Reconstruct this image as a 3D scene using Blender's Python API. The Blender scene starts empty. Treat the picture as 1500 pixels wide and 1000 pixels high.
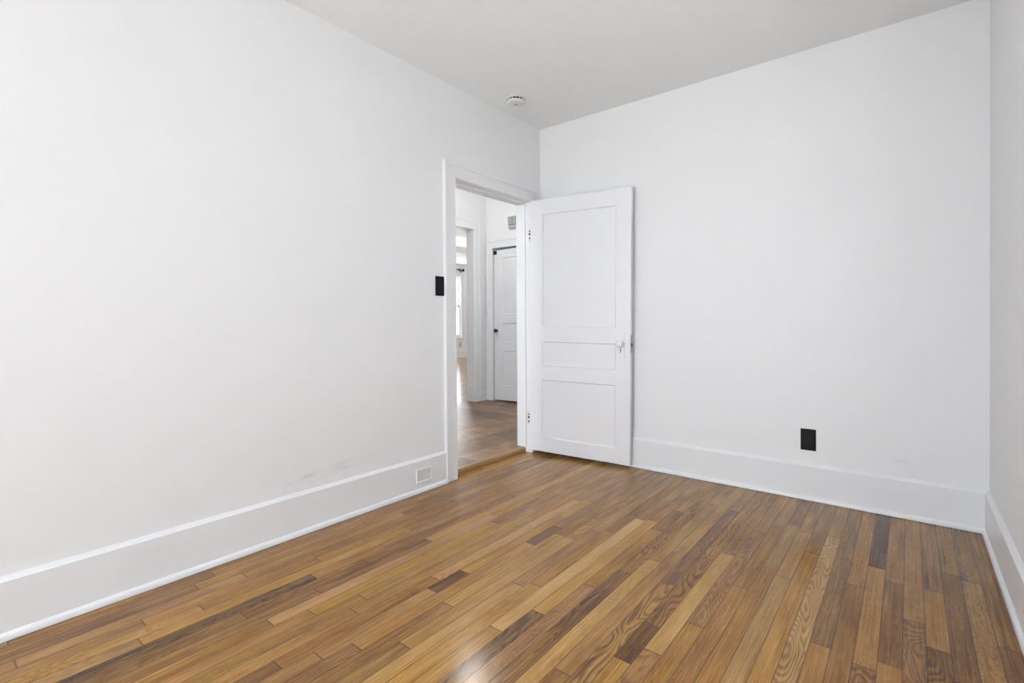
import bpy, bmesh, math, random
from mathutils import Vector, Matrix

SC = bpy.context.scene
COL = SC.collection

# ------------------------------------------------------------------ camera
F_PX = 727.15
YAW, PITCH, ROLL = -0.6743, 0.0076, -0.0063
CAM = Vector((2.3601, -3.3301, 1.05))
fw = Vector((math.sin(YAW)*math.cos(PITCH), math.cos(YAW)*math.cos(PITCH), -math.sin(PITCH)))
rt = Vector((math.cos(YAW), -math.sin(YAW), 0))
up = rt.cross(fw)
rt2 = rt*math.cos(ROLL) + up*math.sin(ROLL)
up2 = -rt*math.sin(ROLL) + up*math.cos(ROLL)
cd = bpy.data.cameras.new('camera')
cam = bpy.data.objects.new('camera', cd)
COL.objects.link(cam)
m3 = Matrix((rt2, up2, -fw)).transposed()
cam.matrix_world = Matrix.Translation(CAM) @ m3.to_4x4()
cd.sensor_fit = 'HORIZONTAL'
cd.sensor_width = 36.0
cd.lens = F_PX*36.0/1500.0
cd.shift_y = (475.53-500.0)/1500.0
cd.clip_start = 0.02
SC.camera = cam

# ------------------------------------------------------------------ sky, exposure
SKY = 3.5
LAMP_HALL = 19.0
wd = bpy.data.worlds.new('overcast_sky')
SC.world = wd
wd.use_nodes = True
wn = wd.node_tree.nodes
bg = wn['Background']
bg.inputs['Color'].default_value = (0.91, 0.97, 1.04, 1)
bg.inputs['Strength'].default_value = SKY
SUN = 7.5
sl = bpy.data.lights.new('sun', 'SUN'); sl.energy = SUN; sl.angle = .0093; sl.color = (1, .995, .985)
so = bpy.data.objects.new('sun', sl); COL.objects.link(so)
so.rotation_euler = Vector((.01, -.65, -.76)).to_track_quat('-Z', 'Y').to_euler()
SC.view_settings.view_transform = 'Standard'
SC.view_settings.look = 'None'
SC.view_settings.gamma = 1.0
SC.view_settings.use_curve_mapping = False
SC.view_settings.exposure = 1.90

# ------------------------------------------------------------------ dimensions
H = 2.61            # bedroom ceiling
W = 2.667           # bedroom width
YR = -6.30          # rear wall (behind the camera)
WT = 0.12           # wall thickness
DY0, DY1, DH = -0.983, -0.148, 1.995      # doorway in the left wall
HF = 0.034          # hall floor level
HH = 2.74           # hall ceiling
HX = -1.91          # far hall wall
HY = 1.49           # end hall wall
HY0 = -3.6             # near end of the hall
LX = -7.49          # living room window wall
WIN_R = (-2.42, -1.62, 1.05, 2.00)        # unseen right wall window, placed to balance the light:  y0 y1 z0 z1
WIN_B = [(0.16, 1.86, 0.25, 2.35)]   # unseen rear wall window, placed and sized for the light:  x0 x1 z0 z1
LWIN = [(5.66, 6.70, 0.60, 2.35)]
WIN_H_FILL = (-1.10, -.26, 0.45, 2.40)        # unseen window added to brighten the hall end wall
LWIN_FILL = (3.0, 4.6, 0.6, 2.35)              # unseen east window added to light the arch header

def portal(name, loc, rot, sx, sy):
    l = bpy.data.lights.new(name, 'AREA'); l.shape = 'RECTANGLE'; l.size = sx; l.size_y = sy
    l.cycles.is_portal = True
    o = bpy.data.objects.new(name, l); COL.objects.link(o); o.location = loc; o.rotation_euler = rot
PI = math.pi
portal('window_daylight_right', (W+WT+.02, (WIN_R[0]+WIN_R[1])/2, (WIN_R[2]+WIN_R[3])/2), (0, PI/2, 0), WIN_R[3]-WIN_R[2], WIN_R[1]-WIN_R[0])
for WB in WIN_B:
    portal('window_daylight_rear', ((WB[0]+WB[1])/2, YR-WT-.02, (WB[2]+WB[3])/2), (PI/2, 0, 0), WB[1]-WB[0], WB[3]-WB[2])
for wv in LWIN:
    portal('window_daylight_living', (LX-WT-.02, (wv[0]+wv[1])/2, (wv[2]+wv[3])/2), (0, -PI/2, 0), wv[3]-wv[2], wv[1]-wv[0])
portal('fill_daylight_hall', ((WIN_H_FILL[0]+WIN_H_FILL[1])/2, HY0-.14, (WIN_H_FILL[2]+WIN_H_FILL[3])/2), (PI/2, 0, 0), WIN_H_FILL[1]-WIN_H_FILL[0], WIN_H_FILL[3]-WIN_H_FILL[2])
portal('fill_daylight_dining', (HX+.02, (LWIN_FILL[0]+LWIN_FILL[1])/2, (LWIN_FILL[2]+LWIN_FILL[3])/2), (0, PI/2, 0), LWIN_FILL[3]-LWIN_FILL[2], LWIN_FILL[1]-LWIN_FILL[0])

# ------------------------------------------------------------------ materials
class NT:
    def __init__(s, name):
        s.m = bpy.data.materials.new(name); s.m.use_nodes = True
        s.t = s.m.node_tree; s.n = s.t.nodes; s.l = s.t.links
        s.b = s.n['Principled BSDF']
    def new(s, typ, **kw):
        nd = s.n.new(typ)
        for k, v in kw.items(): setattr(nd, k, v)
        return nd
    def put(s, sock, v):
        if hasattr(v, 'is_output') or isinstance(v, bpy.types.NodeSocket): s.l.new(v, sock)
        else: sock.default_value = v
    def math(s, op, a, b=None, c=None, clamp=False):
        nd = s.new('ShaderNodeMath', operation=op, use_clamp=clamp)
        s.put(nd.inputs[0], a)
        if b is not None: s.put(nd.inputs[1], b)
        if c is not None: s.put(nd.inputs[2], c)
        return nd.outputs[0]
    def attr(s, name): return s.new('ShaderNodeAttribute', attribute_name=name).outputs['Fac']
    def comb(s, x, y, z):
        nd = s.new('ShaderNodeCombineXYZ')
        for i, v in enumerate((x, y, z)): s.put(nd.inputs[i], v)
        return nd.outputs[0]
    def noise(s, vec, scale=1.0, detail=2.0, rough=.5, dist=0.0):
        nd = s.new('ShaderNodeTexNoise')
        s.l.new(vec, nd.inputs['Vector'])
        nd.inputs['Scale'].default_value = scale; nd.inputs['Detail'].default_value = detail
        nd.inputs['Roughness'].default_value = rough; nd.inputs['Distortion'].default_value = dist
        return nd.outputs['Fac']
    def smooth(s, v, a, b, lo=0.0, hi=1.0):
        nd = s.new('ShaderNodeMapRange', interpolation_type='SMOOTHSTEP')
        s.put(nd.inputs['Value'], v); s.put(nd.inputs['From Min'], a); s.put(nd.inputs['From Max'], b)
        s.put(nd.inputs['To Min'], lo); s.put(nd.inputs['To Max'], hi)
        return nd.outputs['Result']
    def mix(s, f, a, b, blend='MIX'):
        nd = s.new('ShaderNodeMix', data_type='RGBA', blend_type=blend)
        s.put(nd.inputs['Factor'], f); s.put(nd.inputs['A'], a) if False else None
        ins = [i for i in nd.inputs if i.type == 'RGBA']
        s.put(ins[0], a); s.put(ins[1], b)
        return [o for o in nd.outputs if o.type == 'RGBA'][0]
    def bump(s, h, strength, dist=.001):
        nd = s.new('ShaderNodeBump'); s.put(nd.inputs['Height'], h)
        nd.inputs['Strength'].default_value = strength; nd.inputs['Distance'].default_value = dist
        s.l.new(nd.outputs[0], s.b.inputs['Normal'])

def plain(name, col, rough=.5, metal=0.0, bump=0.0, bscale=60, spec=None):
    t = NT(name)
    t.b.inputs['Base Color'].default_value = (*col, 1)
    t.b.inputs['Roughness'].default_value = rough
    t.b.inputs['Metallic'].default_value = metal
    if spec is not None: t.b.inputs['Specular IOR Level'].default_value = spec
    if bump:
        tc = t.new('ShaderNodeTexCoord').outputs['Object']
        t.bump(t.noise(tc, bscale, 4, .6), bump, .002)
    return t.m

WHITE = (0.87, 0.875, 0.885)

def wall_paint(name, smears=()):
    """matt white wall paint with roller texture; smears = soft scuff marks (centre, half-size, strength)"""
    t = NT(name)
    geo = t.new('ShaderNodeNewGeometry').outputs['Position']
    col = (*WHITE, 1)
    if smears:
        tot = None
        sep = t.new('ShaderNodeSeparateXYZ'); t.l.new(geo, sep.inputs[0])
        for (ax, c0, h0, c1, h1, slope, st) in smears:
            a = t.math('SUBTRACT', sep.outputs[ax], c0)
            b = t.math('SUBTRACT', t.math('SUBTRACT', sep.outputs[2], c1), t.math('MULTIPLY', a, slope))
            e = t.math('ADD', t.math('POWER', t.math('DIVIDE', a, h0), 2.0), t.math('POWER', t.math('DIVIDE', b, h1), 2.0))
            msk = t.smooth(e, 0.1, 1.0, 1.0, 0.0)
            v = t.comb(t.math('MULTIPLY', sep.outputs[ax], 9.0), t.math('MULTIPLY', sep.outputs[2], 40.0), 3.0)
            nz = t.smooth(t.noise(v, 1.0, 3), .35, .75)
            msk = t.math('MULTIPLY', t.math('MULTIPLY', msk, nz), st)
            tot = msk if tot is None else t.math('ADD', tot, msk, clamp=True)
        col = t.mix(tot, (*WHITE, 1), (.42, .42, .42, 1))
    t.put(t.b.inputs['Base Color'], col)
    t.b.inputs['Roughness'].default_value = .55
    t.b.inputs['Specular IOR Level'].default_value = .3
    n1 = t.noise(geo, 9, 3, .5); n2 = t.noise(geo, 140, 3, .6)
    t.bump(t.math('ADD', t.math('MULTIPLY', n1, 1.2), t.math('MULTIPLY', n2, .12)), .22, .004)
    return t.m

M = {}
M['wall'] = wall_paint('white_wall_paint')
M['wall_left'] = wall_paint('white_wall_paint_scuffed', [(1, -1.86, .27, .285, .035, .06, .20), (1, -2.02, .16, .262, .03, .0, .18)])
M['wall_back'] = wall_paint('white_wall_paint_marked', [(0, 2.33, .05, .30, .012, .1, .25)])
M['ceiling'] = plain('white_ceiling_paint', (.945, .965, .975), .7, bump=.15, bscale=25)
M['trim'] = plain('white_gloss_trim_paint', (.86, .87, .885), .32, bump=.12, bscale=14)
M['door'] = plain('white_gloss_door_paint', (.85, .86, .88), .30, bump=.10, bscale=12)
M['black'] = plain('black_plastic', (.008, .008, .008), .5, spec=.2)
M['blacker'] = plain('black_slot', (.004, .004, .004), .5)
M['steel'] = plain('worn_steel', (.36, .35, .33), .4, 1.0, bump=.2, bscale=200)
M['dark_metal'] = plain('dark_oxidised_metal', (.05, .048, .045), .45, .8)
M['porcelain'] = plain('white_painted_knob', (.86, .87, .88), .35)
M['plastic'] = plain('white_plastic', (.78, .78, .77), .4)
M['grey_plastic'] = plain('grey_plastic', (.42, .42, .42), .5)
M['keyhole'] = plain('dark_keyhole', (.01, .01, .01), .8)
M['gap'] = plain('dark_void', (.02, .018, .016), .9)
M['sash'] = plain('white_sash_paint', (.80, .80, .80), .35)

g = NT('window_glass')
tr = g.new('ShaderNodeBsdfTransparent'); gl = g.new('ShaderNodeBsdfGlossy')
gl.inputs['Roughness'].default_value = .02
mx = g.new('ShaderNodeMixShader'); mx.inputs[0].default_value = .06
g.l.new(tr.outputs[0], mx.inputs[1]); g.l.new(gl.outputs[0], mx.inputs[2])
g.l.new(mx.outputs[0], g.n['Material Output'].inputs[0])
M['glass'] = g.m

e = NT('lit_opal_glass')
e.b.inputs['Base Color'].default_value = (.9, .9, .88, 1)
e.b.inputs['Emission Color'].default_value = (1, .98, .95, 1)
e.b.inputs['Emission Strength'].default_value = LAMP_HALL
M['lamp'] = e.m

def oak():
    t = NT('oak_strip_flooring')
    pu, pv, pw, pl = t.attr('pu'), t.attr('pv'), t.attr('pw'), t.attr('pl')
    tone, seed, ring, curl, streak = (t.attr(k) for k in ('tone', 'seed', 'ring', 'curl', 'streak'))
    s1 = t.math('MULTIPLY', seed, 173.0)
    # fine straight fibres and open pores
    fib = t.noise(t.comb(t.math('MULTIPLY', pu, 170.0), t.math('MULTIPLY', pv, 3.5), s1), 1, 3, .6)
    fib2 = t.noise(t.comb(t.math('MULTIPLY', pu, 480.0), t.math('MULTIPLY', pv, 22.0), s1), 1, 2, .5)
    slow = t.noise(t.comb(t.math('MULTIPLY', pu, 14.0), t.math('MULTIPLY', pv, 3.0), t.math('ADD', s1, 31.0)), 1, 3, .55)
    # growth rings: contour lines of a stretched field
    fld = t.noise(t.comb(t.math('MULTIPLY', pu, 11.0), t.math('MULTIPLY', pv, 2.3), t.math('ADD', s1, 7.0)), 1, 1.2, .45, .25)
    rr = t.math('FRACT', t.math('MULTIPLY', fld, 20.0))
    rl = t.math('MULTIPLY', t.smooth(rr, 0.0, .62), t.smooth(rr, .78, 1.0, 1.0, 0.0))
    rl = t.math('POWER', rl, 2.2)
    # flame / curl figure: tighter contours crossing the strip
    fc = t.noise(t.comb(t.math('MULTIPLY', pu, 20.0), t.math('MULTIPLY', pv, 15.0), t.math('ADD', s1, 19.0)), 1, 1.0, .5, .5)
    cr = t.math('FRACT', t.math('MULTIPLY', fc, 13.0))
    cl = t.math('MULTIPLY', t.smooth(cr, 0.0, .6), t.smooth(cr, .75, 1.0, 1.0, 0.0))
    # dark heart streaks
    stn = t.noise(t.comb(t.math('MULTIPLY', pu, 34.0), t.math('MULTIPLY', pv, 1.5), t.math('ADD', s1, 43.0)), 1, 3, .55)
    stm = t.math('MULTIPLY', t.smooth(stn, .46, .72), streak)
    v = t.math('ADD', tone, t.math('MULTIPLY', t.math('SUBTRACT', fib, .5), .62))
    v = t.math('ADD', v, t.math('MULTIPLY', t.math('SUBTRACT', fib2, .5), .34))
    v = t.math('ADD', v, t.math('MULTIPLY', t.math('SUBTRACT', slow, .5), .52))
    v = t.math('SUBTRACT', v, t.math('MULTIPLY', t.math('MULTIPLY', rl, ring), .25))
    v = t.math('SUBTRACT', v, t.math('MULTIPLY', t.math('MULTIPLY', t.math('POWER', cl, 1.6), curl), .20))
    v = t.math('SUBTRACT', v, t.math('MULTIPLY', stm, .30))
    rmp = t.new('ShaderNodeValToRGB'); cr_ = rmp.color_ramp
    cr_.elements[0].position = 0.0; cr_.elements[0].color = (.062, .024, .008, 1)
    cr_.elements[1].position = 1.0; cr_.elements[1].color = (.700, .435, .180, 1)
    for pos, c in ((.25, (.205, .090, .020, 1)), (.5, (.378, .186, .041, 1)), (.75, (.540, .305, .097, 1))):
        el = cr_.elements.new(pos); el.color = c
    t.l.new(v, rmp.inputs[0])
    # hue drift from strip to strip (redder / more olive)
    hs = t.new('ShaderNodeHueSaturation')
    t.put(hs.inputs['Hue'], t.math('ADD', .5, t.math('MULTIPLY', t.math('SUBTRACT', t.math('FRACT', t.math('MULTIPLY', seed, 7.31)), .5), .010)))
    t.put(hs.inputs['Saturation'], t.math('ADD', .95, t.math('MULTIPLY', t.math('FRACT', t.math('MULTIPLY', seed, 3.77)), .10)))
    t.l.new(rmp.outputs[0], hs.inputs['Color'])
    # joints
    du = t.math('MINIMUM', pu, t.math('SUBTRACT', pw, pu))
    dv = t.math('MINIMUM', pv, t.math('SUBTRACT', pl, pv))
    jit = t.noise(t.comb(s1, t.math('MULTIPLY', pv, 5.0), 2.0), 1, 2)
    ju = t.smooth(du, .0003, t.math('MULTIPLY', jit, .0052), 1.0, 0.0)
    jv = t.smooth(dv, .0008, .0034, 1.0, 0.0)
    jn = t.math('MAXIMUM', t.math('MULTIPLY', ju, .70), t.math('MULTIPLY', jv, .72))
    col = t.mix(jn, hs.outputs[0], (.045, .024, .012, 1))
    t.l.new(col, t.b.inputs['Base Color'])
    t.put(t.b.inputs['Roughness'], t.math('ADD', .14, t.math('MULTIPLY', fib2, .10)))
    t.b.inputs['Specular IOR Level'].default_value = .40
    geo = t.new('ShaderNodeNewGeometry').outputs['Position']
    wav = t.noise(geo, 7, 2)
    hgt = t.math('ADD', t.math('MULTIPLY', wav, .8), t.math('SUBTRACT', t.math('MULTIPLY', fib2, .05), t.math('MULTIPLY', jn, .25)))
    t.bump(hgt, .10, .003)
    return t.m
M['oak'] = oak()

def oak_trim():
    t = NT('oak_threshold_varnish')
    geo = t.new('ShaderNodeNewGeometry').outputs['Position']
    mp = t.new('ShaderNodeMapping'); mp.inputs['Scale'].default_value = (90, 5, 90)
    t.l.new(geo, mp.inputs[0])
    f = t.noise(mp.outputs[0], 1, 3)
    t.l.new(t.mix(f, (.26, .14, .05, 1), (.55, .33, .14, 1)), t.b.inputs['Base Color'])
    t.b.inputs['Roughness'].default_value = .3
    return t.m
M['oak_trim'] = oak_trim()

def tile():
    t = NT('brown_slate_look_vinyl_tile')
    geo = t.new('ShaderNodeNewGeometry').outputs['Position']
    sep = t.new('ShaderNodeSeparateXYZ'); t.l.new(geo, sep.inputs[0])
    S = .305
    fx = t.math('DIVIDE', t.math('ADD', sep.outputs[0], 3.02), S); fy = t.math('DIVIDE', t.math('ADD', sep.outputs[1], 3.11), S)
    ix, iy = t.math('FLOOR', fx), t.math('FLOOR', fy)
    wn_ = t.new('ShaderNodeTexWhiteNoise', noise_dimensions='2D')
    t.l.new(t.comb(ix, iy, 0.0), wn_.inputs['Vector'])
    mot = t.noise(t.comb(t.math('ADD', sep.outputs[0], t.math('MULTIPLY', wn_.outputs['Value'], 37.0)), sep.outputs[1], 1.0), 7, 5, .62, .6)
    mot2 = t.noise(t.comb(sep.outputs[0], t.math('ADD', sep.outputs[1], t.math('MULTIPLY', wn_.outputs['Value'], 11.0)), 5.0), 13, 4, .6)
    v = t.math('ADD', t.math('MULTIPLY', wn_.outputs['Value'], .35), t.math('MULTIPLY', mot, .75))
    rmp = t.new('ShaderNodeValToRGB'); el = rmp.color_ramp.elements
    el[0].position = .3; el[0].color = (.092, .046, .020, 1)
    el[1].position = .85; el[1].color = (.440, .255, .125, 1)
    k = el.new(.55); k.color = (.225, .120, .054, 1)
    t.l.new(v, rmp.inputs[0])
    col = t.mix(t.smooth(mot2, .52, .72, 0.0, .6), rmp.outputs[0], (.190, .135, .052, 1))
    ex = t.math('ABSOLUTE', t.math('SUBTRACT', t.math('FRACT', fx), .5)); ey = t.math('ABSOLUTE', t.math('SUBTRACT', t.math('FRACT', fy), .5))
    gr = t.smooth(t.math('MAXIMUM', ex, ey), .488, .497)
    col = t.mix(t.math('MULTIPLY', gr, .55), col, (.46, .33, .22, 1))
    t.l.new(col, t.b.inputs['Base Color'])
    t.b.inputs['Roughness'].default_value = .34
    t.bump(t.math('SUBTRACT', mot, t.math('MULTIPLY', gr, .5)), .25, .003)
    return t.m
M['tile'] = tile()
M['ground'] = plain('pale_bounce_ground', (.62, .61, .59), .9, bump=.2, bscale=8)  # unseen ground, made pale to bounce light up onto the ceilings

# ------------------------------------------------------------------ mesh helpers
def box(bm, x0, x1, y0, y1, z0, z1):
    vs = [bm.verts.new((x, y, z)) for x in (x0, x1) for y in (y0, y1) for z in (z0, z1)]
    for f in ((0, 1, 3, 2), (4, 6, 7, 5), (0, 4, 5, 1), (2, 3, 7, 6), (0, 2, 6, 4), (1, 5, 7, 3)):
        bm.faces.new([vs[i] for i in f])
    return vs

def obj(name, bm, mat, parent=None, bevel=0.0, seg=2, smooth=False):
    bmesh.ops.recalc_face_normals(bm, faces=bm.faces[:])
    me = bpy.data.meshes.new(name); bm.to_mesh(me); bm.free()
    me.materials.append(M[mat] if isinstance(mat, str) else mat)
    o = bpy.data.objects.new(name, me); COL.objects.link(o)
    if parent is not None: o.parent = parent
    if bevel:
        md = o.modifiers.new('bevel', 'BEVEL'); md.width = bevel; md.segments = seg; md.limit_method = 'ANGLE'
        md.angle_limit = math.radians(40)
    if smooth:
        for p in me.polygons: p.use_smooth = True
    return o

def struct(o, label=None, cat=None):
    o['kind'] = 'structure'
    if label: o['label'] = label
    if cat: o['category'] = cat
    return o

def tag(o, label, cat, group=None):
    o['label'] = label; o['category'] = cat
    if group: o['group'] = group
    return o

def lathe(bm, prof, axis='z', center=(0, 0, 0), n=40):
    """prof: list of (r, h) along the axis"""
    rings = []
    c = Vector(center)
    for r, h in prof:
        if r < 1e-6:
            pts = [(0, 0, h)]
        else:
            pts = [(r*math.cos(2*PI*i/n), r*math.sin(2*PI*i/n), h) for i in range(n)]
        out = []
        for (x, y, z) in pts:
            q = {'z': (x, y, z), '-y': (x, -z, y), 'x': (z, x, y), '-z': (x, -y, -z)}[axis]
            out.append(bm.verts.new(c+Vector(q)))
        rings.append(out)
    for a, b in zip(rings, rings[1:]):
        for i in range(n):
            j = (i+1) % n
            if len(a) == 1 and len(b) == 1: continue
            if len(a) == 1: bm.faces.new((a[0], b[i], b[j]))
            elif len(b) == 1: bm.faces.new((a[i], b[0], a[j]))
            else: bm.faces.new((a[i], b[i], b[j], a[j]))
    for rg in (rings[0], rings[-1]):
        if len(rg) > 1: bm.faces.new(rg)

def extrude_profile(bm, prof, fn, t0, t1):
    """closed 2D profile swept between two stations; fn(p, t) -> xyz"""
    a = [bm.verts.new(fn(p, t0)) for p in prof]; b = [bm.verts.new(fn(p, t1)) for p in prof]
    n = len(prof)
    for i in range(n):
        j = (i+1) % n
        bm.faces.new((a[i], a[j], b[j], b[i]))
    bm.faces.new(a); bm.faces.new(b[::-1])

# wall with rectangular holes, as a grid of blocks (axis = normal axis)
def wall(name, axis, p0, p1, a0, a1, z0, z1, holes, mat='wall'):
    bm = bmesh.new()
    As = sorted({a0, a1, *[h[0] for h in holes], *[h[1] for h in holes]})
    Zs = sorted({z0, z1, *[h[2] for h in holes], *[h[3] for h in holes]})
    nA, nZ = len(As)-1, len(Zs)-1
    solid = [[not any(h[0] < (As[i]+As[i+1])/2 < h[1] and h[2] < (Zs[j]+Zs[j+1])/2 < h[3] for h in holes) for j in range(nZ)] for i in range(nA)]
    cache = {}
    def V(i, j, k):
        key = (i, j, k)
        if key not in cache:
            p = (p0, p1)[k]
            cache[key] = bm.verts.new((p, As[i], Zs[j]) if axis == 'x' else (As[i], p, Zs[j]))
        return cache[key]
    for i in range(nA):
        for j in range(nZ):
            if not solid[i][j]: continue
            for k in (0, 1):
                bm.faces.new((V(i, j, k), V(i+1, j, k), V(i+1, j+1, k), V(i, j+1, k)))
            for (di, dj, e0, e1) in ((-1, 0, (i, j), (i, j+1)), (1, 0, (i+1, j), (i+1, j+1)), (0, -1, (i, j), (i+1, j)), (0, 1, (i, j+1), (i+1, j+1))):
                ii, jj = i+di, j+dj
                if 0 <= ii < nA and 0 <= jj < nZ and solid[ii][jj]: continue
                bm.faces.new((V(*e0, 0), V(*e1, 0), V(*e1, 1), V(*e0, 1)))
    return struct(obj(name, bm, mat))

# ------------------------------------------------------------------ room shell
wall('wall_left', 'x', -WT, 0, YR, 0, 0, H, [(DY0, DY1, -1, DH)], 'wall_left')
wall('wall_back', 'y', 0, WT, 0.0, W, 0, H, [], 'wall_back')
wall('wall_right', 'x', W, W+WT, YR, WT, 0, H, [WIN_R])
wall('wall_rear', 'y', YR-WT, YR, -WT, W+WT, 0, H, WIN_B)
bm = bmesh.new(); box(bm, -WT, W+WT, YR-WT, WT, H, H+.12); struct(obj('ceiling', bm, 'ceiling'))

# ------------------------------------------------------------------ oak strip floor
X0, PWID = 2.225, .0586
def edge(k): return X0 + k*(PWID if k <= 0 else .0597)
rnd = random.Random(7)
# strips read off the photo: row -> [(y where the strip ends towards the camera, tone, ring, curl, streak)]
P = {
 7: [(-.9, .36, 0, .2, .2), (-1.9, .42, 0, 0, 0)],
 6: [(-.459, .38, .1, 0, .3), (-1.13, .36, 0, 0, 1.0), (-1.9, .34, 0, .2, .2)],
 5: [(-.66, .40, .3, .2, .8), (-1.45, .50, .2, .8, .25)],
 4: [(-.626, .46, .1, .7, .2), (-1.42, .30, .15, .25, .1)],
 3: [(-.833, .40, .2, .3, 1.0), (-1.27, .46, 0, 0, 0)],
 2: [(-1.127, .47, .1, 0, 0), (-1.75, .42, .6, 0, 1.0)],
 1: [(-.847, .43, .1, 0, 0), (-1.45, .33, .1, .1, .1)],
 0: [(-.745, .12, 0, 0, 0), (-1.508, .52, .2, 0, .1)],
 -1: [(-.97, .58, 0, 1.0, .1), (-1.8, .36, 0, .1, .1)],
 -2: [(-1.47, .36, .2, 0, .3), (-2.2, .45, 0, 0, 0)],
 -3: [(-.511, .45, .1, 0, 0), (-1.85, .68, 1.0, 0, 0)],
 -4: [(-.762, .38, .1, 0, .2), (-2.0, .55, .1, 0, .15)],
 -5: [(-.53, .40, .1, 0, .2), (-1.073, .50, .15, 0, 0), (-2.1, .55, .1, 0, .1)],
 -6: [(-.467, .27, 0, 0, .3), (-1.02, .40, .1, 0, .2), (-1.9, .46, .1, 0, .1)],
 -7: [(-.521, .42, .1, 0, .1), (-1.258, .40, .1, 0, .4), (-2.1, .46, .2, 0, .35)],
 -8: [(-.666, .48, .2, 0, .1), (-1.612, .44, .5, 0, .3), (-2.3, .45, .2, 0, 0)],
 -9: [(-1.0, .46, .4, .2, .1), (-1.835, .62, 0, 0, 0), (-2.4, .50, .6, 0, 0)],
 -10: [(-1.101, .44, .5, .2, .3), (-1.70, .40, .8, .2, .2), (-1.929, .18, .2, .2, .2), (-2.5, .58, .2, 0, 0)],
 -11: [(-.45, .42, .2, 0, .1), (-1.406, .28, .4, 0, .6), (-2.4, .55, 1.0, .1, .2)],
 -12: [(-1.131, .56, .1, .4, .1), (-2.087, .47, .1, 0, .1), (-2.7, .36, .1, 0, 0)],
 -13: [(-.422, .42, .1, 0, .1), (-1.259, .45, .1, .1, .1), (-2.4, .62, .25, 0, 0)],
 -14: [(-.55, .40, .1, 0, .2), (-1.43, .42, .9, .2, .3), (-2.5, .40, .8, .2, .45)],
 -15: [(-.64, .44, .1, 0, .1), (-.95, .26, 0, 0, .1), (-1.615, .40, .1, 0, 0), (-2.4, .47, .1, .5, 0)],
 -16: [(-.85, .44, .1, 0, .1), (-1.884, .57, .1, 0, 0), (-2.5, .30, .6, 0, .3)],
 -17: [(-.873, .42, .1, 0, .1), (-2.05, .72, 0, 0, 0), (-2.7, .55, .3, 0, 0)],
 -18: [(-1.107, .38, .2, 0, .3), (-1.74, .42, .1, 0, 0), (-2.6, .58, .3, 0, 0)],
 -19: [(-1.15, .50, .2, .3, .2), (-1.78, .40, .1, 0, .25), (-2.7, .58, 0, 0, 0)],
 -20: [(-.7, .40, .1, 0, .1), (-1.292, .50, .4, .4, .1), (-2.3, .54, 0, 0, 0)],
 -21: [(-.6, .36, 0, 0, .2), (-1.292, .38, .1, 0, .1), (-2.05, .54, .1, .1, 0)],
 -22: [(-.9, .38, .1, 0, .1), (-1.22, .34, .1, 0, .1), (-1.459, .18, 0, 0, 0), (-2.4, .52, .1, 0, .1)],
 -23: [(-.8, .42, .1, 0, 0), (-1.839, .50, .1, 0, 0), (-2.02, .20, 0, .2, 0), (-2.5, .50, .2, 0, .1)],
 -24: [(-.838, .46, .1, 0, 0), (-1.952, .66, .5, 0, .1), (-2.6, .42, .3, 0, .6)],
 -25: [(-1.2, .44, .1, 0, 0), (-2.29, .46, .1, 0, .1), (-2.9, .55, .2, .2, 0)],
 -26: [(-1.1, .46, .1, 0, .1), (-2.216, .48, .1, 0, .05), (-2.9, .48, .1, .3, .1)],
 -27: [(-.95, .40, .2, 0, .1), (-1.374, .44, .4, .3, .3), (-2.39, .58, .1, 0, .2), (-3.1, .48, .1, 0, .1)],
 -28: [(-1.3, .46, .2, .2, 0), (-2.512, .60, 0, 0, .1), (-3.2, .46, .1, 0, .1)],
 -29: [(-1.729, .60, .1, 0, 0), (-2.3, .34, .1, 0, .6), (-3.1, .36, .1, 0, .3)],
 -30: [(-1.0, .40, .1, 0, .1), (-2.04, .38, .2, .1, .4), (-2.55, .40, .5, 0, .6), (-3.1, .36, .3, 0, .5)],
 -31: [(-.962, .50, 0, 0, 0), (-1.9, .40, .1, 0, .1), (-2.25, .50, .1, 0, .1), (-3.1, .22, .5, 0, .8)],
 -32: [(-1.702, .42, .1, 0, .1), (-2.827, .60, .2, 0, .1), (-3.4, .56, .5, 0, .1)],
 -33: [(-.901, .46, 0, 0, 0), (-1.6, .40, .1, 0, .1), (-2.161, .42, .1, 0, .1), (-2.625, .44, .1, 0, .2), (-3.4, .58, .6, 0, 0)],
 -34: [(-1.3, .46, .1, 0, 0), (-2.15, .40, .1, 0, .1), (-2.787, .50, .1, 0, .2), (-3.5, .46, .1, 0, .1)],
 -35: [(-1.588, .36, .1, .2, .3), (-2.422, .48, .1, 0, .1), (-3.1, .50, .1, 0, .2)],
 -36: [(-1.284, .36, .1, 0, .1), (-1.797, .40, .1, 0, .1), (-2.581, .46, .1, 0, .2), (-3.3, .30, .1, 0, .1)],
 -37: [(-1.3, .46, 0, 0, .1), (-2.5, .46, .1, 0, .2), (-3.3, .42, .1, 0, .2)],
 -38: [(-.9, .52, 0, 0, 0), (-2.2, .46, 0, 0, .1), (-3.1, .44, .1, 0, .1)],
 -39: [(-.7, .56, 0, 0, 0), (-1.9, .50, 0, 0, 0)],
}
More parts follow.
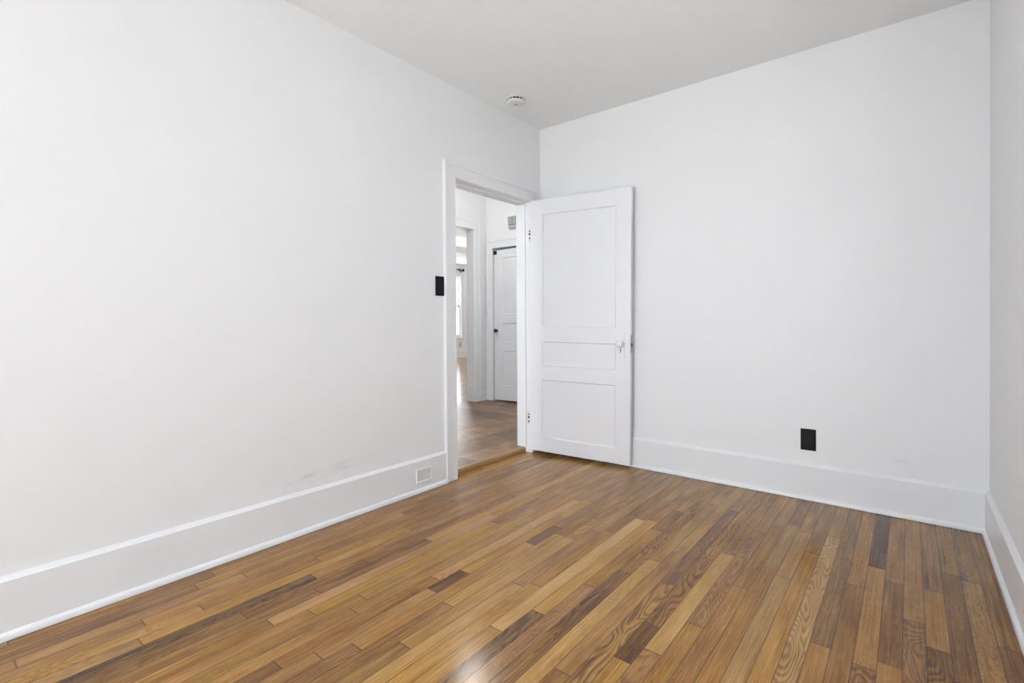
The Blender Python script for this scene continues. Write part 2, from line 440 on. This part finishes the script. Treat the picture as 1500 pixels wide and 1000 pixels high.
def plank_floor(name, rows, xa, xb, ya, yb, z, fixed):
    vs, fs, A = [], [], {k: [] for k in ('pu', 'pv', 'pw', 'pl', 'tone', 'seed', 'ring', 'curl', 'streak')}
    for r in rows:
        x0, x1 = max(edge(r), xa), min(edge(r+1), xb)
        if x1-x0 < .002: continue
        y = yb
        lst = list(fixed.get(r, []))
        while y > ya+1e-4:
            if lst: ye, tone, ring, curl, streak = lst.pop(0)
            else:
                ye = y-rnd.uniform(.35, 1.25)
                tone = min(.68, max(.25, rnd.gauss(.46, .075)))
                ring = rnd.choice((.05, .1, .1, .2, .4, .8)); curl = rnd.choice((0, 0, 0, .1, .2, .5)); streak = rnd.choice((0, .1, .1, .2, .5))
            ye = max(ye, ya)
            if ye-ya < .12: ye = ya
            sd = rnd.random()
            b = len(vs)
            w, L = edge(r+1)-edge(r), y-ye
            for (xx, yy, zz) in ((x0, ye, z), (x1, ye, z), (x1, y, z), (x0, y, z), (x0, ye, z-.02), (x1, ye, z-.02), (x1, y, z-.02), (x0, y, z-.02)):
                vs.append((xx, yy, zz))
                for k, v in (('pu', xx-edge(r)), ('pv', yy-ye), ('pw', w), ('pl', L), ('tone', tone), ('seed', sd), ('ring', ring), ('curl', curl), ('streak', streak)):
                    A[k].append(v)
            fs += [(b, b+1, b+2, b+3), (b+7, b+6, b+5, b+4), (b, b+4, b+5, b+1), (b+1, b+5, b+6, b+2), (b+2, b+6, b+7, b+3), (b+3, b+7, b+4, b)]
            y = ye
    me = bpy.data.meshes.new(name); me.from_pydata(vs, [], fs)
    for k, v in A.items():
        at = me.attributes.new(k, 'FLOAT', 'POINT'); at.data.foreach_set('value', v)
    me.materials.append(M['oak'])
    o = bpy.data.objects.new(name, me); COL.objects.link(o)
    return struct(o)
plank_floor('floor', range(-39, 9), -.0435, W, YR, 0.0, 0.0, P)

# ------------------------------------------------------------------ baseboards (board, bevelled cap and shoe moulding)
BT, BH, ST = .018, .1955, .030
BASE = [(0, 0), (BT, 0), (BT, BH), (BT-.004, BH+.004), (.008, BH+.012), (0.0, BH+.015)]
SHOE = [(BT, .002), (ST, .002), (ST, .010), (ST-.002, .019), (BT+.004, .026), (BT, .028)]
def baseboard(name, fn, t0, t1):
    bm = bmesh.new(); extrude_profile(bm, BASE, fn, t0, t1)
    o = struct(obj(name, bm, 'trim'))
    bm = bmesh.new(); extrude_profile(bm, SHOE, fn, t0, t1)
    obj('shoe_moulding', bm, 'trim', o)
    return o
CW = .105
baseboard('baseboard_left', lambda p, t: (p[0], t, p[1]), YR, DY0-CW)
baseboard('baseboard_back', lambda p, t: (t, -p[0], p[1]), 0.0, W)
baseboard('baseboard_right', lambda p, t: (W-p[0], t, p[1]), YR, 0.0)
baseboard('baseboard_rear', lambda p, t: (t, YR+p[0], p[1]), 0.0, W)

# ------------------------------------------------------------------ casings and jambs
CAS = [(0, 0), (0, .010), (.004, .018), (.012, .0185), (.018, .0175), (.080, .0185), (.083, .0225), (.100, .0235), (.105, .021), (.105, 0)]
def casing(name, P3, wdt=CW, prof=CAS):
    """P3(a, z, d): a along the wall, z up, d out of the wall; opening a0..a1, height h"""
    f, a0, a1, h, zb = P3
    bm = bmesh.new()
    st = []
    for (w, d) in prof:
        w = w*wdt/CW
        st.append([(a0-w, zb, d), (a0-w, h+w, d), (a1+w, h+w, d), (a1+w, zb, d)])
    V = [[bm.verts.new(f(*q)) for q in s] for s in st]
    n = len(V)
    for i in range(n):
        j = (i+1) % n
        for k in range(3): bm.faces.new((V[i][k], V[j][k], V[j][k+1], V[i][k+1]))
    bm.faces.new([v[0] for v in V]); bm.faces.new([v[3] for v in V][::-1])
    return struct(obj(name, bm, 'trim'))
casing('trim_1', (lambda a, z, d: (d, a, z), DY0, DY1, DH, .003))
casing('trim_2', (lambda a, z, d: (-WT-d, a, z), DY0, DY1, DH, HF+.001))

# jamb lining with stop (bedroom doorway)
bm = bmesh.new()
JT = .002
box(bm, -WT, -.001, DY1-JT, DY1+.02, HF+.002, DH)
box(bm, -WT, -.001, DY0-.02, DY0+JT, HF+.002, DH)
box(bm, -WT, -.001, DY0+JT, DY1-JT, DH-JT, DH+.02)
box(bm, -.115, -.036, DY1-.014, DY1-JT, HF+.006, DH-JT)
box(bm, -.115, -.036, DY0+JT, DY0+.014, HF+.006, DH-JT)
box(bm, -.115, -.036, DY0+.014, DY1-.014, DH-.014, DH-JT)
struct(obj('trim_3', bm, 'trim', bevel=.0015))

# oak threshold nosing at the step up to the hall tile
bm = bmesh.new()
prof = [(-.100, -.030), (-.020, -.030), (-.020, -.022), (-.050, -.022), (-.047, .010), (-.047, .026), (-.052, .034), (-.060, .037), (-.085, .037), (-.085, -.022), (-.100, -.022)]
extrude_profile(bm, prof, lambda p, t: (p[0], t, p[1]), DY0+.003, DY1-.003)
struct(obj('trim_4', bm, 'oak_trim', bevel=.002), 'oak threshold strip at the step in the open doorway', 'threshold')

# ------------------------------------------------------------------ panelled doors
def panel_door(name, wid, hei, stile, rails, th=.035, inset=.0105, sl=.007, shear=0.0):
    """rails: [(z0, z1)...] from bottom to top. local x across, y = thickness (front at 0), z up"""
    bm = bmesh.new()
    box(bm, 0, stile, 0, th, 0, hei); box(bm, wid-stile, wid, 0, th, 0, hei)
    for z0, z1 in rails: box(bm, stile, wid-stile, 0, th, z0, z1)
    for (a, b) in zip(rails, rails[1:]):
        z0, z1 = a[1], b[0]
        for yf, yp in ((0, inset), (th, th-inset)):
            o4 = [(stile, z0), (wid-stile, z0), (wid-stile, z1), (stile, z1)]
            i4 = [(stile+sl, z0+sl), (wid-stile-sl, z0+sl), (wid-stile-sl, z1-sl), (stile+sl, z1-sl)]
            ye = yf + (0.002 if yf == 0 else -0.002)
            A_ = [bm.verts.new((x, ye, z)) for x, z in o4]; B_ = [bm.verts.new((x, yp, z)) for x, z in i4]
            for i in range(4):
                j = (i+1) % 4
                bm.faces.new((A_[i], A_[j], B_[j], B_[i]))
    for v in bm.verts: v.co.z += shear*v.co.x
    root = obj(name, bm, 'door')
    struct(root)
    for (a, b) in zip(rails, rails[1:]):
        bm = bmesh.new(); box(bm, stile-.001, wid-stile+.001, inset, th-inset, a[1]-.001, b[0]+.001)
        for v in bm.verts: v.co.z += shear*v.co.x
        obj('panel', bm, 'door', root)
    return root

# door_1: the bedroom door, swung open against the back wall and sagging slightly on its hinges
DWID, DHEI = .822, 1.968
d1 = panel_door('door_1', DWID, DHEI, .110, [(0, .109), (.563, .669), (.861, .976), (1.853, DHEI)])
d1['label'] = 'white three-panel door standing open against the back wall'; d1['category'] = 'door'
ANG = math.atan2(.087, .812)
d1.location = (-.001, -.163, .029)
d1.rotation_euler = (0, .0113, ANG)

def knob_set(parent, u, z, mat_knob, mat_plate, pw=.056, z0=-.105, z1=.085, kr=.027, proj=.056):
    bm = bmesh.new(); box(bm, u-pw/2, u+pw/2, -.006, .001, z+z0, z+z1)
    pl = obj('knob_plate', bm, mat_plate, parent, bevel=.0015)
    bm = bmesh.new(); box(bm, u-.0022, u+.0022, -.0068, -.003, z-.064, z-.040); lathe(bm, [(.0045, .0035), (.0045, .0068)], '-y', (u, 0, z-.040), 16)
    obj('keyhole', bm, 'keyhole', pl)
    bm = bmesh.new()
    lathe(bm, [(.017, .003), (.017, .007), (.010, .012), (.009, .020), (.012, .024), (kr*.72, .025), (kr*.94, .031), (kr, .038), (kr*.95, .045), (kr*.76, .052), (kr*.42, proj), (0, proj+.002)], '-y', (u, 0, z), 36)
    obj('door_knob', bm, mat_knob, parent, smooth=True)
knob_set(d1, .752, .862, 'porcelain', 'door')
# hinges on the hinge edge (knuckle barrel with finials and a leaf)
for hz in (1.70, .250):
    bm = bmesh.new()
    for k in range(5):
        lathe(bm, [(.0062, hz-.045+k*.018+.0008), (.0062, hz-.045+(k+1)*.018-.0008)], 'z', (-.005, -.004, 0), 14)
    lathe(bm, [(.0035, hz-.054), (.0062, hz-.050), (.0035, hz-.046), (.003, hz+.046), (.0062, hz+.050), (.0030, hz+.055), (0, hz+.056)], 'z', (-.005, -.004, 0), 14)
    hg = obj('hinge', bm, 'trim', d1, smooth=False)
    bm = bmesh.new(); box(bm, -.0012, .0002, .0005, .032, hz-.045, hz+.045)
    obj('hinge_leaf', bm, 'trim', hg)
    bm = bmesh.new()
    for (q0, q1) in ((.000, .014), (-.030, -.022), (.027, .033)):
        lathe(bm, [(.0066, hz+q0), (.0066, hz+q1)], 'z', (-.005, -.004, 0), 14)
    obj('knuckle', bm, 'dark_metal', hg)
# mortise latch on the free edge
bm = bmesh.new(); box(bm, DWID-.0005, DWID+.0018, .007, .028, .80, .925)
lp = obj('latch_plate', bm, 'steel', d1)
bm = bmesh.new(); box(bm, DWID+.001, DWID+.008, .011, .024, .845, .868)
obj('latch_bolt', bm, 'dark_metal', lp, bevel=.002)

# door_2: the closed door at the end of the hall
D2X0, D2X1, D2T = -1.795, -.985, 1.975
d2 = panel_door('door_2', .794, 1.902, .132, [(0, .185), (.625, .735), (.970, 1.085), (1.80, 1.902)], shear=.022)
d2['label'] = 'white closed three-panel door at the end of the hall'; d2['category'] = 'door'
d2.location = (D2X0+.011, HY+.006, HF+.012)
knob_set(d2, .047, .882, 'dark_metal', 'door', pw=.05, kr=.026)
bm = bmesh.new(); box(bm, .002, .045, -.008, .001, 1.852, 1.897); lathe(bm, [(.007, 1.848), (.007, 1.903)], 'z', (.004, -.008, 0), 12)
obj('latch', bm, 'dark_metal', d2, bevel=.002)

# ------------------------------------------------------------------ hall
wall('wall_hall_far', 'x', HX-WT, HX, HY0-.12, HY+.3, HF, HH, [(.36, 1.247, -1, 2.195)])
wall('wall_hall_end', 'y', HY, HY+WT, HX, -.1, HF, HH, [(D2X0, D2X1, -1, D2T)])
wall('wall_hall_near', 'x', -WT, 0.0, WT, HY+.4, HF, HH, [])
wall('wall_hall_rear', 'y', HY0-.12, HY0, HX, -WT, HF, HH, [WIN_H_FILL])
bm = bmesh.new(); box(bm, HX-WT, -WT, HY0-.12, HY+.3, HH, HH+.12); box(bm, -WT, 0.0, WT, HY+.3, HH, HH+.12); struct(obj('ceiling_hall', bm, 'ceiling'))
bm = bmesh.new(); box(bm, HX-WT+.045, -.0885, HY0, HY+.3, HF-.05, HF); struct(obj('floor_hall', bm, 'tile'))
bm = bmesh.new(); box(bm, D2X0-.1, D2X1+.1, HY+WT+.02, HY+WT+.06, HF, D2T+.1); struct(obj('dark_gap_backing', bm, 'gap'))  # dark sheet added behind the hall door so its gaps read black
casing('trim_5', (lambda a, z, d: (HX+d, a, z), .36, 1.247, 2.195, HF+.001), .118)
casing('trim_6', (lambda a, z, d: (a, HY-d, z), D2X0, D2X1, D2T, HF+.001))
bm = bmesh.new()
box(bm, HX-WT, HX-.001, 1.245, 1.262, HF+.001, 2.195); box(bm, HX-WT, HX-.001, .345, .362, HF+.001, 2.195); box(bm, HX-WT, HX-.001, .362, 1.245, 2.193, 2.21)
struct(obj('trim_7', bm, 'trim'))
bm = bmesh.new(); extrude_profile(bm, [(0, 0), (.014, 0), (.014, .10), (.010, .108), (0, .115)], lambda p, t: (HX+p[0], t, HF+p[1]), 1.247+.118, HY-.024); struct(obj('baseboard_hall', bm, 'trim'))

def child_obj(name, parent, mat, build, **kw):
    bm = bmesh.new(); build(bm); return obj(name, bm, mat, parent, **kw)

def root(name, loc, rz=0.0):
    o = bpy.data.objects.new(name, None); COL.objects.link(o); o.location = loc; o.rotation_euler = (0, 0, rz)
    o.empty_display_size = .05
    return o

# ceiling light in the hall (its glare is what shines on the oak floor)
r = root('ceiling_light', (-.97, .16, HH))
tag(r, 'white opal glass globe light hanging from the hall ceiling', 'ceiling light')
child_obj('canopy', r, 'plastic', lambda b: lathe(b, [(.06, 0), (.062, -.012), (.02, -.03), (.0, -.03)], 'z', n=36))
child_obj('stem', r, 'steel', lambda b: lathe(b, [(.006, -.03), (.006, -.17)], 'z', n=12))
child_obj('lamp_shade', r, 'lamp', lambda b: lathe(b, [(.03, -.166)]+[(.085*math.sin(t_), -.245+.085*math.cos(t_)) for t_ in [.3+i*(PI-.3)/16 for i in range(16)]]+[(0, -.33)], 'z', n=48), smooth=True)

# door chime high on the hall end wall: grey slotted box with a paler sill
r = root('door_chime', (-1.40, HY, 2.19))
tag(r, 'pale grey slotted door chime box high on the hall end wall', 'door chime')
child_obj('back_plate', r, 'plastic', lambda b: box(b, -.125, .125, -.012, 0, .0, .155), bevel=.003)
child_obj('cover', r, 'grey_plastic', lambda b: [box(b, -.115, .115, -.045, -.012, .045, .148)] + [box(b, -.105+i*.026, -.090+i*.026, -.052, -.045, .052, .142) for i in range(9)], bevel=.002)
child_obj('lower_lip', r, 'grey_plastic', lambda b: box(b, -.105, .115, -.05, -.012, .004, .022), bevel=.002)

# ------------------------------------------------------------------ rooms beyond the hall
LH = 2.64
def lwall(name, *a): return wall(name, *a)
lwall('wall_living_window', 'x', LX-WT, LX, -1.5, 8.0, HF, LH, LWIN)
lwall('wall_living_north', 'y', 8.0, 8+WT, LX-WT, HX-WT, HF, LH, [])
lwall('wall_living_south', 'y', -1.5-WT, -1.5, LX-WT, HX-WT, HF, LH, [])
lwall('wall_living_east', 'x', HX-WT, HX, HY+.3, 8.0, HF, LH, [LWIN_FILL])
lwall('wall_living_arch', 'x', -4.40, -4.25, -1.5, 8.0, HF, LH, [(1.6, 6.3, -1, 2.46)])
bm = bmesh.new(); box(bm, LX-WT, HX-WT, -1.5-WT, 8+WT, LH, LH+.12); struct(obj('ceiling_living', bm, 'ceiling'))
plank_floor('floor_living', range(-168, -70), LX, HX-WT+.045, -1.5, 8.0, HF, {})
bm = bmesh.new(); extrude_profile(bm, [(0, 0), (.018, 0), (.018, .17), (0, .185)], lambda p, t: (LX+p[0], t, HF+p[1]), -1.5, 8.0); struct(obj('baseboard_living', bm, 'trim'))
bm = bmesh.new(); box(bm, -30, 30, -30, 30, -.75, -.65); struct(obj('ground', bm, 'ground'))

def window(name, f, a0, a1, z0, z1, cols=1):
    """f(a, d, z): a along wall, d depth into the wall (0 = room face, + outward). double-hung sash window"""
    def bx(b, A0, A1, D0, D1, Z0, Z1):
        p, q = Vector(f(A0, D0, Z0)), Vector(f(A1, D1, Z1))
        box(b, min(p.x, q.x), max(p.x, q.x), min(p.y, q.y), max(p.y, q.y), Z0, Z1)
    zm = (z0+z1)/2
    bm = bmesh.new(); t = .03
    bx(bm, a0+.001, a0+t, .0, .115, z0+.001, z1-.001); bx(bm, a1-t, a1-.001, .0, .115, z0+.001, z1-.001); bx(bm, a0+t, a1-t, .0, .115, z1-t, z1-.001); bx(bm, a0+t, a1-t, .0, .115, z0+.001, z0+t)
    rt_ = struct(obj(name, bm, 'sash', bevel=.002))
    bm = bmesh.new()
    bx(bm, a0-.10, a0, -.019, -.001, z0, z1); bx(bm, a1, a1+.10, -.019, -.001, z0, z1); bx(bm, a0-.11, a1+.11, -.022, -.001, z1, z1+.11)
    obj('casing', bm, 'sash', rt_, bevel=.002)
    bm = bmesh.new(); bx(bm, a0-.13, a1+.13, -.055, -.001, z0-.03, z0); bx(bm, a0-.10, a1+.10, -.018, -.001, z0-.11, z0-.03)
    obj('window_sill', bm, 'sash', rt_, bevel=.003)
    for (d0, za, zb) in ((.02, z0+t, zm+.02), (.06, zm-.02, z1-t)):
        bm = bmesh.new(); s = .045
        bx(bm, a0+t, a0+t+s, d0, d0+.035, za, zb); bx(bm, a1-t-s, a1-t, d0, d0+.035, za, zb)
        bx(bm, a0+t+s, a1-t-s, d0, d0+.035, za, za+s); bx(bm, a0+t+s, a1-t-s, d0, d0+.035, zb-s, zb)
        sh = obj('sash', bm, 'sash', rt_, bevel=.002)
        bm = bmesh.new(); bx(bm, a0+t+s, a1-t-s, d0+.015, d0+.019, za+s, zb-s); obj('pane', bm, 'glass', sh)
    return rt_
window('window_4', lambda a, d, z: (W+d, a, z), *WIN_R)
window('window_1', lambda a, d, z: (a, YR-d, z), *WIN_B[0])
window('window_3', lambda a, d, z: (LX-d, a, z), *LWIN[0])
window('window_fill_hall', lambda a, d, z: (a, HY0-d, z), *WIN_H_FILL)
window('window_fill_dining', lambda a, d, z: (HX-WT+d, a, z), *LWIN_FILL)

# dark curtain rod over the far window
r = root('curtain_rod', (LX, 6.15, 2.48))
tag(r, 'dark curtain rod above the bright window in the farthest room', 'curtain rod')
def rod(b):
    lathe(b, [(.014, -.62), (.014, .56)], 'x', (0, 0, 0), 16)
    for v in b.verts: v.co = Vector((v.co.y+.08, v.co.x, v.co.z))
child_obj('rod', r, 'dark_metal', rod)
def fin(b): lathe(b, [(.012, 0), (.03, .012), (.04, .04), (.03, .068), (0, .08)], 'z', (.08, .56, -.04), 18)
child_obj('finial', r, 'dark_metal', fin, smooth=True)
child_obj('bracket', r, 'steel', lambda b: [box(b, .001, .02, .46, .53, -.09, .05), box(b, .02, .10, .48, .51, -.06, -.012)], bevel=.003)
# outlet under that window
r = root('wall_outlet', (LX, 6.66, .40))
tag(r, 'grey outlet plate below the window in the farthest room', 'outlet')
child_obj('plate', r, 'grey_plastic', lambda b: box(b, 0, .008, -.05, .05, -.075, .075), bevel=.003)
child_obj('receptacle', r, 'plastic', lambda b: box(b, .008, .011, -.02, .02, .01, .05))
child_obj('receptacle', r, 'plastic', lambda b: box(b, .008, .011, -.02, .02, -.05, -.01))

# ------------------------------------------------------------------ fittings in the bedroom
# black toggle switch on the left wall
r = root('light_switch', (0.0, -1.119, 1.278))
tag(r, 'black toggle light switch beside the open doorway', 'light switch')
child_obj('plate', r, 'black', lambda b: box(b, 0.0, .006, -.041, .041, -.0625, .0625), bevel=.003)
child_obj('toggle', r, 'blacker', lambda b: [box(b, .006, .0075, -.006, .006, -.013, .013), box(b, .0075, .018, -.004, .004, -.001, .010)], bevel=.0012)
for s in (-.030, .030):
    child_obj('screw', r, 'blacker', lambda b: lathe(b, [(.0032, .0055), (.0032, .0068), (0, .0072)], 'x', (0, 0, s), 14))

# black duplex outlet on the back wall
r = root('wall_outlet', (1.903, 0.0, .349))
tag(r, 'black duplex wall outlet low on the back wall', 'outlet')
child_obj('plate', r, 'black', lambda b: box(b, -.039, .039, -.006, 0, -.062, .062), bevel=.003)
for s in (-.0195, .0195):
    rc = child_obj('receptacle', r, 'black', lambda b: box(b, -.0165, .0165, -.0085, -.006, s-.014, s+.014), bevel=.004, seg=3)
    child_obj('slots', rc, 'blacker', lambda b: [box(b, -.0075, -.0055, -.0089, -.0084, s-.003, s+.007), box(b, .0055, .0075, -.0089, -.0084, s-.003, s+.006), lathe(b, [(.0026, .0084), (.0026, .0089)], '-y', (0, 0, s-.009), 12)])
child_obj('screw', r, 'blacker', lambda b: lathe(b, [(.003, .0058), (.003, .007), (0, .0074)], '-y', (0, 0, 0), 14))

# painted-over cover plate in the left baseboard
r = root('cover_plate', (BT, -1.279, .104))
tag(r, 'white painted-over cover plate set in the left baseboard near the doorway', 'cover plate')
def frame(b):
    a, c, w = .066, .044, .011
    box(b, 0, .007, -a, a, c-w, c); box(b, 0, .007, -a, a, -c, -c+w); box(b, 0, .007, -a, -a+w, -c+w, c-w); box(b, 0, .007, a-w, a, -c+w, c-w)
child_obj('frame', r, 'trim', frame, bevel=.002)
child_obj('blank', r, 'plastic', lambda b: box(b, 0, .0025, -.055, .055, -.033, .033), bevel=.001)

# smoke detector on the ceiling
r = root('smoke_detector', (.205, -.575, H))
tag(r, 'round white smoke detector on the ceiling above the doorway corner', 'smoke detector')
child_obj('base', r, 'plastic', lambda b: lathe(b, [(.069, 0), (.070, -.003), (.069, -.008), (.058, -.009)], 'z', n=56))
def ribs(b):
    for i in range(14):
        a = 2*PI*i/14
        vs = box(b, .046, .061, -.003, .003, -.0215, -.0085)
        mt = Matrix.Rotation(a, 4, 'Z')
        for v in vs: v.co = mt @ v.co
child_obj('vent_ribs', r, 'plastic', ribs)
child_obj('vent', r, 'gap', lambda b: lathe(b, [(.054, -.0085), (.054, -.0215)], 'z', n=40))
child_obj('cover', r, 'plastic', lambda b: lathe(b, [(.060, -.021), (.063, -.025), (.057, -.034), (.040, -.040), (.014, -.041), (.0, -.041)], 'z', n=56), smooth=True)
child_obj('test_button', r, 'grey_plastic', lambda b: lathe(b, [(.012, -.040), (.012, -.0425), (0, -.0435)], 'z', n=24))
